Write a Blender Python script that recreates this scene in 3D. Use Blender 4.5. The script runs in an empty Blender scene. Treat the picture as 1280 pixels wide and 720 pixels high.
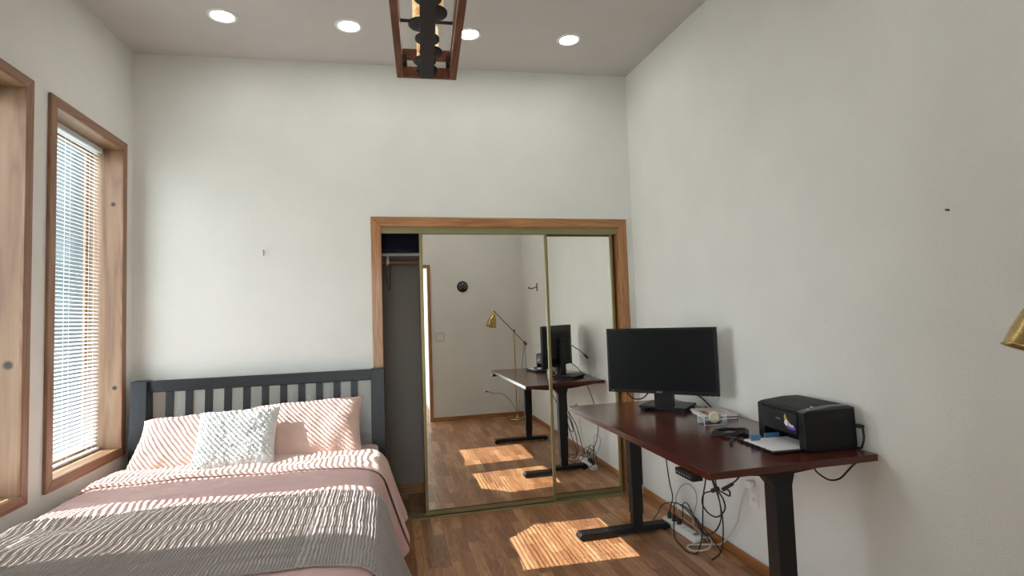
import bpy, math, random
from mathutils import Vector, Matrix, noise
random.seed(7)
C = bpy.context.scene.collection
PI = math.pi

# ------------------------------------------------------------------ room numbers (metres)
XL, XR = -1.562, 1.872          # left and right wall
YR = -3.464                     # rear wall, back wall is y = 0
def ceil_z(x, y): return 3.149 + (x - XL) / (XR - XL) * 0.096 + 0.037 * y
ZD = 0.787                      # desk top height

# ------------------------------------------------------------------ helpers
class MB:
    def __init__(s): s.v = []; s.f = []; s.sm = []
    def add(s, vs, fs, smooth=False):
        o = len(s.v); s.v += [Vector(v) for v in vs]; s.f += [tuple(i + o for i in f) for f in fs]; s.sm += [smooth] * len(fs); return s
    def box(s, x0, x1, y0, y1, z0, z1, M=None):
        vs = [Vector((x, y, z)) for z in (z0, z1) for y in (y0, y1) for x in (x0, x1)]
        if M is not None: vs = [M @ v for v in vs]
        return s.add(vs, [(0, 2, 3, 1), (4, 5, 7, 6), (0, 1, 5, 4), (2, 6, 7, 3), (0, 4, 6, 2), (1, 3, 7, 5)])
    def rbox(s, x0, x1, y0, y1, z0, z1, r=.01, M=None, n=3, axis='z'):
        """box with rounded vertical (or other axis) edges"""
        perm = {'z': lambda a, b, c: (a, b, c), 'x': lambda a, b, c: (c, a, b), 'y': lambda a, b, c: (a, c, b)}[axis]
        if axis == 'z': A = (x0, x1, y0, y1, z0, z1)
        elif axis == 'x': A = (y0, y1, z0, z1, x0, x1)
        else: A = (x0, x1, z0, z1, y0, y1)
        a0, a1, b0, b1, c0, c1 = A
        pts = []
        for cx, cy, st in ((a1 - r, b1 - r, 0), (a0 + r, b1 - r, 90), (a0 + r, b0 + r, 180), (a1 - r, b0 + r, 270)):
            for k in range(n + 1):
                t = math.radians(st + 90 * k / n); pts.append((cx + r * math.cos(t), cy + r * math.sin(t)))
        return s.prism(pts, c0, c1, perm, M)
    def prism(s, pts, c0, c1, perm=lambda a, b, c: (a, b, c), M=None, smooth=False):
        n = len(pts)
        vs = [Vector(perm(a, b, c)) for c in (c0, c1) for a, b in pts]
        if M is not None: vs = [M @ v for v in vs]
        return s.add(vs, [tuple(range(n))[::-1], tuple(range(n, 2 * n))] + [(i, (i + 1) % n, n + (i + 1) % n, n + i) for i in range(n)], smooth)
    def cyl(s, p0, p1, r0, r1=None, n=20, caps=True):
        r1 = r0 if r1 is None else r1
        p0, p1 = Vector(p0), Vector(p1); q = (p1 - p0).to_track_quat('Z', 'Y').to_matrix()
        vs = []
        for p, r in ((p0, r0), (p1, r1)):
            for i in range(n):
                a = 2 * PI * i / n; vs.append(p + q @ Vector((r * math.cos(a), r * math.sin(a), 0)))
        s.add(vs, [(i, (i + 1) % n, n + (i + 1) % n, n + i) for i in range(n)], True)
        if caps: s.add(vs, [tuple(range(n))[::-1], tuple(range(n, 2 * n))])
        return s
    def lathe(s, prof, M=None, n=32):
        vs = []
        for r, z in prof:
            for i in range(n):
                a = 2 * PI * i / n; v = Vector((r * math.cos(a), r * math.sin(a), z)); vs.append(M @ v if M is not None else v)
        fs = [(k * n + i, k * n + (i + 1) % n, (k + 1) * n + (i + 1) % n, (k + 1) * n + i) for k in range(len(prof) - 1) for i in range(n)]
        return s.add(vs, fs, True)
    def tube(s, pts, r, n=8, sub=6, closed=False):
        P = [Vector(p) for p in pts]
        if sub > 1:
            Q = []; m = len(P)
            for i in range(m - 1):
                a, b, c, d = P[max(i - 1, 0)], P[i], P[i + 1], P[min(i + 2, m - 1)]
                for k in range(sub):
                    t = k / sub
                    Q.append(.5 * ((2 * b) + (c - a) * t + (2 * a - 5 * b + 4 * c - d) * t * t + (3 * b - a - 3 * c + d) * t ** 3))
            Q.append(P[-1]); P = Q
        up = Vector((.13, .31, .94)).normalized(); vs = []; nrm = None
        for i, p in enumerate(P):
            t = (P[min(i + 1, len(P) - 1)] - P[max(i - 1, 0)])
            if t.length < 1e-7: t = Vector((0, 0, 1))
            t.normalize()
            if nrm is None: nrm = t.cross(up).normalized()
            nrm = (nrm - t * nrm.dot(t)); nrm = nrm.normalized() if nrm.length > 1e-6 else t.orthogonal().normalized()
            b = t.cross(nrm)
            for k in range(n):
                a = 2 * PI * k / n; vs.append(p + nrm * (r * math.cos(a)) + b * (r * math.sin(a)))
        m = len(P)
        fs = [(i * n + k, i * n + (k + 1) % n, (i + 1) * n + (k + 1) % n, (i + 1) * n + k) for i in range(m - 1) for k in range(n)]
        s.add(vs, fs, True); s.add(vs[:n], [tuple(range(n))[::-1]]); s.add(vs[-n:], [tuple(range(n))])
        return s
    def grid(s, fn, nu, nv, smooth=True, flip=False):
        vs = [Vector(fn(i / nu, j / nv)) for j in range(nv + 1) for i in range(nu + 1)]
        w = nu + 1
        fs = [(j * w + i, j * w + i + 1, (j + 1) * w + i + 1, (j + 1) * w + i) for j in range(nv) for i in range(nu)]
        return s.add(vs, [f[::-1] for f in fs] if flip else fs, smooth)
    def build(s, name, mat, parent=None, bevel=0, solid=0, base=False, soff=-1):
        me = bpy.data.meshes.new(name)
        vs = s.v; o = bpy.data.objects.new(name, me)
        if parent is not None:
            W = parent['_m'] if False else world_of(parent); inv = W.inverted(); vs = [inv @ v for v in vs]
        elif base:
            xs = [v.x for v in vs]; ys = [v.y for v in vs]; zs = [v.z for v in vs]
            c = Vector(((min(xs) + max(xs)) / 2, (min(ys) + max(ys)) / 2, min(zs))); vs = [v - c for v in vs]; o.location = c
        me.from_pydata([tuple(v) for v in vs], [], s.f); me.materials.append(mat)
        for p, k in zip(me.polygons, s.sm): p.use_smooth = k
        me.validate(); me.update()
        C.objects.link(o)
        if parent is not None: o.parent = parent
        if solid:
            m = o.modifiers.new('thickness', 'SOLIDIFY'); m.thickness = solid; m.offset = soff
        if bevel:
            m = o.modifiers.new('bevel', 'BEVEL'); m.width = bevel; m.segments = 2; m.limit_method = 'ANGLE'; m.angle_limit = math.radians(40)
        return o
def world_of(o):
    M = Matrix.Translation(o.location) @ o.rotation_euler.to_matrix().to_4x4()
    return (world_of(o.parent) @ M) if o.parent else M
def tag(o, label=None, cat=None, group=None, kind=None):
    for k, v in (('label', label), ('category', cat), ('group', group), ('kind', kind)):
        if v: o[k] = v
    return o
def thing(name, label, cat, loc, rz=0, group=None):
    o = bpy.data.objects.new(name, None); C.objects.link(o); o.location = loc; o.rotation_euler = (0, 0, rz); o.empty_display_size = .05
    return tag(o, label, cat, group)
def struct_root(name, loc=(0, 0, 0)):
    o = bpy.data.objects.new(name, None); C.objects.link(o); o.location = loc; o['kind'] = 'structure'; return o
def copy_tree(o, parent=None):
    c = o.copy(); C.objects.link(c); c.parent = parent
    for ch in list(o.children): copy_tree(ch, c)
    return c
def T(x, y, z): return Matrix.Translation((x, y, z))
def Rm(a, ax): return Matrix.Rotation(a, 4, ax)

# ------------------------------------------------------------------ materials
def new_mat(name):
    m = bpy.data.materials.new(name); m.use_nodes = True
    return m, m.node_tree.nodes, m.node_tree.links, m.node_tree.nodes['Principled BSDF']
def srgb(r, g, b):
    f = lambda c: c / 12.92 if c <= .04045 else ((c + .055) / 1.055) ** 2.4
    return (f(r / 255), f(g / 255), f(b / 255), 1)
def plain(name, col, rough=.5, metal=0, bump=0, bscale=60, spec=.5, coat=0):
    m, N, L, B = new_mat(name)
    B.inputs['Base Color'].default_value = col; B.inputs['Roughness'].default_value = rough; B.inputs['Metallic'].default_value = metal
    B.inputs['Specular IOR Level'].default_value = spec; B.inputs['Coat Weight'].default_value = coat
    tc = N.new('ShaderNodeTexCoord'); no = N.new('ShaderNodeTexNoise'); no.inputs['Scale'].default_value = bscale; no.inputs['Detail'].default_value = 4
    L.new(tc.outputs['Object'], no.inputs['Vector'])
    mr = N.new('ShaderNodeMapRange'); mr.inputs['To Min'].default_value = max(rough - .05, 0); mr.inputs['To Max'].default_value = min(rough + .05, 1)
    L.new(no.outputs['Fac'], mr.inputs['Value']); L.new(mr.outputs['Result'], B.inputs['Roughness'])
    if bump:
        bp = N.new('ShaderNodeBump'); bp.inputs['Strength'].default_value = 1; bp.inputs['Distance'].default_value = bump
        L.new(no.outputs['Fac'], bp.inputs['Height']); L.new(bp.outputs['Normal'], B.inputs['Normal'])
    return m
def wood(name, c1, c2, axis='z', rough=.45, grain=70, stretch=14, rings=0, knots=(), coat=0, dist=2.0):
    m, N, L, B = new_mat(name)
    tc = N.new('ShaderNodeTexCoord'); mp = N.new('ShaderNodeMapping')
    sc = {'x': (1 / stretch, 1, 1), 'y': (1, 1 / stretch, 1), 'z': (1, 1, 1 / stretch)}[axis]
    mp.inputs['Scale'].default_value = sc; L.new(tc.outputs['Object'], mp.inputs['Vector'])
    n1 = N.new('ShaderNodeTexNoise'); n1.inputs['Scale'].default_value = grain; n1.inputs['Detail'].default_value = 5; n1.inputs['Roughness'].default_value = .65
    L.new(mp.outputs[0], n1.inputs['Vector'])
    n2 = N.new('ShaderNodeTexNoise'); n2.inputs['Scale'].default_value = grain * .14; n2.inputs['Detail'].default_value = 2; n2.inputs['Distortion'].default_value = dist
    L.new(mp.outputs[0], n2.inputs['Vector'])
    mul = N.new('ShaderNodeMath'); mul.operation = 'MULTIPLY'; mul.inputs[1].default_value = 7 if rings == 0 else rings; L.new(n2.outputs['Fac'], mul.inputs[0])
    fr = N.new('ShaderNodeMath'); fr.operation = 'PINGPONG'; fr.inputs[1].default_value = .5; L.new(mul.outputs[0], fr.inputs[0])
    mx = N.new('ShaderNodeMath'); mx.operation = 'MULTIPLY_ADD'; mx.inputs[1].default_value = .9; L.new(fr.outputs[0], mx.inputs[0])
    m2 = N.new('ShaderNodeMath'); m2.operation = 'MULTIPLY'; m2.inputs[1].default_value = .55; L.new(n1.outputs['Fac'], m2.inputs[0]); L.new(m2.outputs[0], mx.inputs[2])
    cr = N.new('ShaderNodeValToRGB'); cr.color_ramp.elements[0].position = .22; cr.color_ramp.elements[1].position = .8
    cr.color_ramp.elements[0].color = c1; cr.color_ramp.elements[1].color = c2; L.new(mx.outputs[0], cr.inputs['Fac'])
    col = cr.outputs['Color']
    for (kx, ky, kz, kr) in knots:
        vm = N.new('ShaderNodeVectorMath'); vm.operation = 'DISTANCE'; vm.inputs[1].default_value = (kx, ky, kz)
        L.new(tc.outputs['Object'], vm.inputs[0])
        r = N.new('ShaderNodeMapRange'); r.inputs['From Min'].default_value = kr * .6; r.inputs['From Max'].default_value = kr * 1.2; r.inputs['To Min'].default_value = 1; r.inputs['To Max'].default_value = 0
        L.new(vm.outputs['Value'], r.inputs['Value'])
        mi = N.new('ShaderNodeMix'); mi.data_type = 'RGBA'; L.new(r.outputs['Result'], mi.inputs['Factor']); L.new(col, mi.inputs['A']); mi.inputs['B'].default_value = srgb(52, 36, 34)
        col = mi.outputs['Result']
    L.new(col, B.inputs['Base Color']); B.inputs['Roughness'].default_value = rough; B.inputs['Coat Weight'].default_value = coat; B.inputs['Coat Roughness'].default_value = .15
    bp = N.new('ShaderNodeBump'); bp.inputs['Distance'].default_value = .0006; L.new(n1.outputs['Fac'], bp.inputs['Height']); L.new(bp.outputs['Normal'], B.inputs['Normal'])
    return m
def wall_mat(name, col):
    m, N, L, B = new_mat(name)
    tc = N.new('ShaderNodeTexCoord'); n1 = N.new('ShaderNodeTexNoise'); n1.inputs['Scale'].default_value = 130; n1.inputs['Detail'].default_value = 3
    n2 = N.new('ShaderNodeTexNoise'); n2.inputs['Scale'].default_value = 3; n2.inputs['Detail'].default_value = 5
    L.new(tc.outputs['Object'], n1.inputs['Vector']); L.new(tc.outputs['Object'], n2.inputs['Vector'])
    cr = N.new('ShaderNodeValToRGB'); cr.color_ramp.elements[0].position = .3; cr.color_ramp.elements[1].position = .7
    cr.color_ramp.elements[0].color = tuple(c * .95 for c in col[:3]) + (1,); cr.color_ramp.elements[1].color = col
    L.new(n2.outputs['Fac'], cr.inputs['Fac']); L.new(cr.outputs['Color'], B.inputs['Base Color']); B.inputs['Roughness'].default_value = .85
    B.inputs['Specular IOR Level'].default_value = .25
    bp = N.new('ShaderNodeBump'); bp.inputs['Distance'].default_value = .0022; bp.inputs['Strength'].default_value = .8; L.new(n1.outputs['Fac'], bp.inputs['Height']); L.new(bp.outputs['Normal'], B.inputs['Normal'])
    return m
def floor_mat():
    m, N, L, B = new_mat('laminate_oak_floor')
    tc = N.new('ShaderNodeTexCoord'); mp = N.new('ShaderNodeMapping'); mp.inputs['Rotation'].default_value = (0, 0, PI / 2)
    L.new(tc.outputs['Object'], mp.inputs['Vector'])
    br = N.new('ShaderNodeTexBrick'); br.inputs['Scale'].default_value = 1; br.inputs['Brick Width'].default_value = .46; br.inputs['Row Height'].default_value = .064
    br.inputs['Mortar Size'].default_value = .0006; br.inputs['Mortar Smooth'].default_value = .3; br.offset = .37; br.offset_frequency = 2; br.squash = .8; br.squash_frequency = 3
    br.inputs['Color1'].default_value = (0, 0, 0, 1); br.inputs['Color2'].default_value = (1, 1, 1, 1); br.inputs['Mortar'].default_value = (0.1, .1, .1, 1)
    L.new(mp.outputs[0], br.inputs['Vector'])
    # grain: stretched noise shifted per strip
    sep = N.new('ShaderNodeSeparateXYZ'); L.new(mp.outputs[0], sep.inputs[0])
    bw = N.new('ShaderNodeRGBToBW'); L.new(br.outputs['Color'], bw.inputs[0])
    m1 = N.new('ShaderNodeMath'); m1.operation = 'MULTIPLY_ADD'; m1.inputs[1].default_value = .09; L.new(sep.outputs[0], m1.inputs[0])
    m1b = N.new('ShaderNodeMath'); m1b.operation = 'MULTIPLY'; m1b.inputs[1].default_value = 13.7; L.new(bw.outputs[0], m1b.inputs[0]); L.new(m1b.outputs[0], m1.inputs[2])
    cb = N.new('ShaderNodeCombineXYZ'); L.new(m1.outputs[0], cb.inputs[0]); L.new(sep.outputs[1], cb.inputs[1]); L.new(bw.outputs[0], cb.inputs[2])
    g = N.new('ShaderNodeTexNoise'); g.inputs['Scale'].default_value = 110; g.inputs['Detail'].default_value = 5; g.inputs['Roughness'].default_value = .7; L.new(cb.outputs[0], g.inputs['Vector'])
    g2 = N.new('ShaderNodeTexNoise'); g2.inputs['Scale'].default_value = 13; g2.inputs['Detail'].default_value = 2; g2.inputs['Distortion'].default_value = 1.5; L.new(cb.outputs[0], g2.inputs['Vector'])
    r2 = N.new('ShaderNodeMath'); r2.operation = 'MULTIPLY'; r2.inputs[1].default_value = 6; L.new(g2.outputs['Fac'], r2.inputs[0])
    r3 = N.new('ShaderNodeMath'); r3.operation = 'PINGPONG'; r3.inputs[1].default_value = .5; L.new(r2.outputs[0], r3.inputs[0])
    s1 = N.new('ShaderNodeMath'); s1.operation = 'MULTIPLY_ADD'; s1.inputs[1].default_value = .42; L.new(bw.outputs[0], s1.inputs[0])
    s2 = N.new('ShaderNodeMath'); s2.operation = 'MULTIPLY_ADD'; s2.inputs[1].default_value = .5; L.new(r3.outputs[0], s2.inputs[0])
    s3 = N.new('ShaderNodeMath'); s3.operation = 'MULTIPLY'; s3.inputs[1].default_value = .5; L.new(g.outputs['Fac'], s3.inputs[0])
    L.new(s3.outputs[0], s2.inputs[2]); L.new(s2.outputs[0], s1.inputs[2])
    cr = N.new('ShaderNodeValToRGB'); E = cr.color_ramp.elements
    E[0].position = .2; E[0].color = srgb(*FLOOR_D); E[1].position = .95; E[1].color = srgb(*FLOOR_L)
    e = E.new(.55); e.color = srgb(*FLOOR_M)
    L.new(s1.outputs[0], cr.inputs['Fac'])
    mo = N.new('ShaderNodeMix'); mo.data_type = 'RGBA'; mo.inputs['B'].default_value = srgb(66, 40, 26); L.new(br.outputs['Fac'], mo.inputs['Factor']); L.new(cr.outputs['Color'], mo.inputs['A'])
    L.new(mo.outputs['Result'], B.inputs['Base Color']); B.inputs['Roughness'].default_value = .34; B.inputs['Specular IOR Level'].default_value = .4
    bp = N.new('ShaderNodeBump'); bp.inputs['Distance'].default_value = .0004; bp.invert = True; L.new(br.outputs['Fac'], bp.inputs['Height']); L.new(bp.outputs['Normal'], B.inputs['Normal'])
    return m
def cloth(name, col, scale=900, bump=.0006, rough=.9, sheen=.3, bigscale=14, big=.003):
    m, N, L, B = new_mat(name)
    tc = N.new('ShaderNodeTexCoord')
    w = N.new('ShaderNodeTexNoise'); w.inputs['Scale'].default_value = scale; w.inputs['Detail'].default_value = 2; L.new(tc.outputs['Object'], w.inputs['Vector'])
    w2 = N.new('ShaderNodeTexNoise'); w2.inputs['Scale'].default_value = bigscale; w2.inputs['Detail'].default_value = 4; w2.inputs['Distortion'].default_value = .8; L.new(tc.outputs['Object'], w2.inputs['Vector'])
    b1 = N.new('ShaderNodeBump'); b1.inputs['Distance'].default_value = big; L.new(w2.outputs['Fac'], b1.inputs['Height'])
    b2 = N.new('ShaderNodeBump'); b2.inputs['Distance'].default_value = bump; L.new(w.outputs['Fac'], b2.inputs['Height']); L.new(b1.outputs['Normal'], b2.inputs['Normal'])
    cr = N.new('ShaderNodeValToRGB'); cr.color_ramp.elements[0].color = tuple(c * .86 for c in col[:3]) + (1,); cr.color_ramp.elements[1].color = tuple(min(c * 1.08, 1) for c in col[:3]) + (1,)
    L.new(w.outputs['Fac'], cr.inputs['Fac']); L.new(cr.outputs['Color'], B.inputs['Base Color'])
    L.new(b2.outputs['Normal'], B.inputs['Normal']); B.inputs['Roughness'].default_value = rough; B.inputs['Sheen Weight'].default_value = sheen
    B.inputs['Specular IOR Level'].default_value = .2
    return m
def emit(name, col, strength):
    m, N, L, B = new_mat(name); N.remove(B); e = N.new('ShaderNodeEmission'); e.inputs['Color'].default_value = col; e.inputs['Strength'].default_value = strength
    L.new(e.outputs[0], N['Material Output'].inputs['Surface']); return m
def glass_thin(name, tint=(1, 1, 1, 1), refl=.08):
    m, N, L, B = new_mat(name); N.remove(B)
    t = N.new('ShaderNodeBsdfTransparent'); t.inputs['Color'].default_value = tint; g = N.new('ShaderNodeBsdfGlossy'); g.inputs['Roughness'].default_value = .02
    lw = N.new('ShaderNodeLayerWeight'); pw = N.new('ShaderNodeMath'); pw.operation = 'POWER'; pw.inputs[1].default_value = 5; L.new(lw.outputs['Facing'], pw.inputs[0])
    ma_ = N.new('ShaderNodeMath'); ma_.operation = 'MULTIPLY_ADD'; ma_.inputs[1].default_value = .8; ma_.inputs[2].default_value = .04; L.new(pw.outputs[0], ma_.inputs[0]); mx = N.new('ShaderNodeMixShader')
    L.new(ma_.outputs[0], mx.inputs['Fac']); L.new(t.outputs[0], mx.inputs[1]); L.new(g.outputs[0], mx.inputs[2]); L.new(mx.outputs[0], N['Material Output'].inputs['Surface']); return m

FLOOR_D, FLOOR_M, FLOOR_L = (116, 77, 48), (163, 114, 77), (210, 163, 118)
M = {}
M['wall'] = wall_mat('painted_textured_wall', srgb(229, 229, 223))
M['closet'] = wall_mat('closet_wall_shaded', srgb(160, 150, 142))  # wall colour darkened to carry the closet's inner shade
M['ceil'] = wall_mat('painted_ceiling', srgb(204, 200, 195))
M['floor'] = floor_mat()
M['oak'] = wood('orange_oak_trim', srgb(144, 94, 52), srgb(184, 131, 82), 'z', .4, 60, 16, coat=.3)
M['oakx'] = wood('orange_oak_trim_level', srgb(144, 94, 52), srgb(184, 131, 82), 'x', .4, 60, 16, coat=.3)
M['oaky'] = wood('orange_oak_baseboard', srgb(144, 90, 48), srgb(182, 122, 70), 'y', .4, 60, 16, coat=.3)
KN = ((-1.60, -.155, 2.13, .014), (-1.585, -.155, 1.03, .014), (-1.60, -1.037, 1.235, .020))
M['pine'] = wood('pine_reveal', srgb(124, 92, 68), srgb(158, 126, 98), 'z', .5, 38, 8, rings=5, knots=KN, dist=1.2)
M['piney'] = wood('pine_reveal_level', srgb(126, 94, 68), srgb(160, 128, 98), 'y', .45, 38, 8, rings=5, dist=1.2)
M['casing'] = wood('stained_casing', srgb(126, 90, 68), srgb(156, 118, 90), 'z', .45, 60, 16)
M['casingy'] = wood('stained_casing_level', srgb(126, 90, 68), srgb(156, 118, 90), 'y', .45, 60, 16)
M['desk'] = wood('mahogany_laminate', srgb(68, 26, 19), srgb(98, 43, 31), 'y', .24, 60, 14, rings=4, coat=.35)
M['black'] = plain('black_powder_coat', srgb(7, 7, 8), .6, 0, .0002, 400)
M['blackp'] = plain('black_plastic', srgb(8, 9, 11), .42, spec=.35)
M['blackm'] = plain('black_matte_plastic', srgb(14, 15, 17), .6, 0, .0003, 500, .35)
M['screen'] = plain('dark_screen', srgb(8, 11, 14), .32, 0, spec=.22)
M['gold'] = plain('brushed_gold_aluminium', srgb(138, 125, 84), .42, .5)
M['golddark'] = plain('gold_track', srgb(138, 128, 92), .5, .3)
M['mirror'] = plain('mirror_silver', (.97, .96, .925, 1), 0, 1)
M['mirror'].node_tree.nodes['Map Range'].inputs['To Max'].default_value = 0
M['brass'] = plain('brass', srgb(186, 160, 104), .27, 1)
M['brassd'] = plain('aged_brass', srgb(120, 98, 62), .4, .9)
M['bed'] = wood('slate_painted_wood', srgb(18, 23, 29), srgb(26, 32, 39), 'z', .42, 80, 16)
M['pink'] = cloth('blush_cotton', srgb(204, 163, 155))
M['pinkp'] = cloth('blush_pillowcase', srgb(214, 180, 168), bigscale=10, big=.006)
M['grey'] = cloth('taupe_ribbed_knit', srgb(158, 148, 143), scale=500, big=.001)
M['fluffy'] = cloth('white_fluffy_plush', srgb(232, 235, 232), scale=160, bump=.010, sheen=.8, bigscale=45, big=.012)
M['sheet'] = cloth('blush_sheet', srgb(214, 180, 170))
M['white'] = plain('white_plastic', srgb(236, 236, 232), .4)
M['slat'] = plain('white_blind_slat', srgb(222, 230, 232), .45)
m, N, L, B = new_mat('white_blind_slat'); M['slat_t'] = m
B.inputs['Base Color'].default_value = srgb(228, 234, 234); B.inputs['Roughness'].default_value = .45
tr_ = N.new('ShaderNodeBsdfTranslucent'); tr_.inputs['Color'].default_value = srgb(200, 214, 216); mx = N.new('ShaderNodeMixShader'); mx.inputs['Fac'].default_value = .3
L.new(B.outputs[0], mx.inputs[1]); L.new(tr_.outputs[0], mx.inputs[2]); L.new(mx.outputs[0], N['Material Output'].inputs['Surface'])
M['whitecord'] = plain('white_rubber_cord', srgb(214, 206, 194), .5)
M['greycord'] = plain('grey_rubber_cord', srgb(168, 164, 158), .5)
M['cord'] = plain('black_rubber_cord', srgb(22, 22, 24), .5)
M['navy'] = cloth('navy_canvas', srgb(30, 36, 52))
M['shelf'] = plain('white_shelf_paint', srgb(205, 200, 198), .5)
M['rod'] = wood('brown_rod', srgb(130, 84, 60), srgb(160, 108, 80), 'x', .4)
M['paper'] = plain('paper', srgb(238, 238, 238), .8)
M['blue'] = plain('blue_plastic', srgb(88, 128, 176), .45)
M['steel'] = plain('brushed_steel', srgb(150, 150, 150), .35, 1)
M['acryl'] = glass_thin('clear_acrylic', (.93, .95, .95, 1))
M['acrylrim'] = plain('acrylic_edge', srgb(205, 205, 200), .15)
M['pane'] = glass_thin('window_pane')
M['chand'] = wood('red_brown_stained_wood', srgb(78, 42, 28), srgb(122, 72, 46), 'y', .45, 60, 12)
M['dmetal'] = plain('dark_bronze_metal', srgb(44, 43, 44), .5, .3)
M['lamp'] = emit('downlight_lens', (1, .985, .955, 1), 34)
M['amber'] = emit('lit_amber_glass', (1, .66, .28, 1), .62)
N, L = M['amber'].node_tree.nodes, M['amber'].node_tree.links
no_ = N.new('ShaderNodeTexNoise'); no_.inputs['Scale'].default_value = 38; no_.inputs['Detail'].default_value = 4; cr_ = N.new('ShaderNodeValToRGB')
cr_.color_ramp.elements[0].position = .38; cr_.color_ramp.elements[0].color = (.75, .36, .10, 1); cr_.color_ramp.elements[1].position = .56; cr_.color_ramp.elements[1].color = (1, .82, .48, 1)
tc_ = N.new('ShaderNodeTexCoord'); L.new(tc_.outputs['Object'], no_.inputs['Vector']); L.new(no_.outputs['Fac'], cr_.inputs['Fac']); L.new(cr_.outputs['Color'], N['Emission'].inputs['Color'])
M['tape'] = plain('cream_tape', srgb(226, 214, 190), .6)
M['red'] = plain('red_print', srgb(170, 60, 54), .6)
M['purple'] = plain('purple_print', srgb(110, 80, 190), .5)
M['yellow'] = plain('yellow_print', srgb(196, 180, 70), .5)
M['whitep'] = plain('white_print', srgb(225, 222, 235), .5)
M['silver'] = plain('silver_print', srgb(190, 190, 190), .3, .6)
M['ground'] = plain('outdoor_ground', srgb(186, 186, 176), .9, 0, .01, 20)

# ================================================================== ROOM SHELL
HT = 3.6
def wall_prism(mb, x0, x1, y0, y1, z0, z1=None):
    """box whose top follows the sloped ceiling when z1 is None"""
    if z1 is not None: return mb.box(x0, x1, y0, y1, z0, z1)
    e = .03
    vs = [(x, y, z0) for y in (y0, y1) for x in (x0, x1)] + [(x, y, ceil_z(x, y) + e) for y in (y0, y1) for x in (x0, x1)]
    return mb.add(vs, [(0, 2, 3, 1), (4, 5, 7, 6), (0, 1, 5, 4), (2, 6, 7, 3), (0, 4, 6, 2), (1, 3, 7, 5)])
def struct(name, mb, m, parent=None, bevel=0):
    o = mb.build(name, m, parent, bevel)
    if parent is None: o['kind'] = 'structure'
    return o
struct('floor', MB().box(XL - .2, XR + .15, -5.6, .72, -.08, 0), M['floor'])
cb = MB(); X0, X1, Y0, Y1 = XL - .2, XR + .15, YR - .14, .8
vs = [(x, y, ceil_z(x, y)) for y in (Y0, Y1) for x in (X0, X1)] + [(x, y, ceil_z(x, y) + .12) for y in (Y0, Y1) for x in (X0, X1)]
cb.add(vs, [(0, 2, 3, 1), (4, 5, 7, 6), (0, 1, 5, 4), (2, 6, 7, 3), (0, 4, 6, 2), (1, 3, 7, 5)])
struct('ceiling', cb, M['ceil'])
# back wall with the closet opening
OX0, OX1, OZ = -.035, 1.745, 2.03
b = MB(); wall_prism(b, XL - .18, OX0 - .015, 0, .12, 0); wall_prism(b, OX1 + .015, XR + .12, 0, .12, 0); wall_prism(b, OX0 - .015, OX1 + .015, 0, .12, OZ + .015)
struct('wall_back', b, M['wall'])
b = MB(); wall_prism(b, XR, XR + .12, YR - .12, .72, 0); struct('wall_right', b, M['wall'])
# left wall with two tall windows
WZ0, WZ1 = .678, 2.468
WINS = ((-.810, -.153), (-1.693, -1.036))
b = MB(); xo = XL - .18; t = .018
ys = [YR - .12, WINS[1][0] - t, WINS[1][1] + t, WINS[0][0] - t, WINS[0][1] + t, .72]
wall_prism(b, xo, XL, ys[0], ys[1], 0); wall_prism(b, xo, XL, ys[2], ys[3], 0); wall_prism(b, xo, XL, ys[4], ys[5], 0)
for a0, a1 in ((ys[1], ys[2]), (ys[3], ys[4])):
    b.box(xo, XL, a0, a1, 0, WZ0 - t); wall_prism(b, xo, XL, a0, a1, WZ1 + t)
struct('wall_left', b, M['wall'])
# rear wall with the doorway the picture is taken through
DX0, DX1, DZ = -.72, .527, 2.08
b = MB(); wall_prism(b, XL, DX0, YR - .12, YR, 0); wall_prism(b, DX1, XR, YR - .12, YR, 0); wall_prism(b, DX0, DX1, YR - .12, YR, DZ)
struct('wall_rear', b, M['wall'])
b = MB(); b.box(DX1 + .06, DX1 + .18, -5.6, YR - .12, 0, 2.6); struct('wall_hallway', b, M['wall'])
b = MB(); b.box(-2.72, -2.6, -5.6, YR - .12, 0, 2.6); b.box(-2.6, XL - .18, YR - .12, YR, 0, 2.6); struct('wall_hallway_left', b, M['wall'])
b = MB(); b.box(-2.72, -2.3, -5.72, -5.6, 0, 2.6); b.box(.25, DX1 + .18, -5.72, -5.6, 0, 2.6); b.box(-2.3, .25, -5.72, -5.6, 2.35, 2.6); struct('wall_hallway_end', b, M['wall'])
b = MB(); b.box(-2.72, XL - .2, -5.6, YR, -.08, 0); struct('floor_hallway', b, M['floor'])
b = MB(); b.box(-2.72, DX1 + .18, -5.72, YR - .12, 2.6, 2.7); struct('ceiling_hallway', b, M['ceil'])
# closet inside
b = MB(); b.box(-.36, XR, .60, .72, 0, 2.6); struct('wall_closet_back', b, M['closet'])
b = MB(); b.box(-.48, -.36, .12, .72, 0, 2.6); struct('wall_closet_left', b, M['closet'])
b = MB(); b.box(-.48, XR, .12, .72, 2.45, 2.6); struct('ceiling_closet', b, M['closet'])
b = MB(); b.box(-.36, XR, .588, .60, 0, .075); struct('baseboard_closet', b, M['oakx'])
# baseboards
bh = .05
struct('baseboard_right', MB().box(XR - .012, XR, YR, -.002, 0, bh), M['oaky'], bevel=.003)
struct('baseboard_left', MB().box(XL, XL + .012, YR, 0, 0, bh), M['oaky'], bevel=.003)
struct('baseboard_back', MB().box(XL + .012, -.105, -.012, 0, 0, bh), M['oakx'], bevel=.003)
struct('baseboard_rear', MB().box(DX1 + .045, XR - .012, YR, YR + .012, 0, bh), M['oakx'], bevel=.003)
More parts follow.
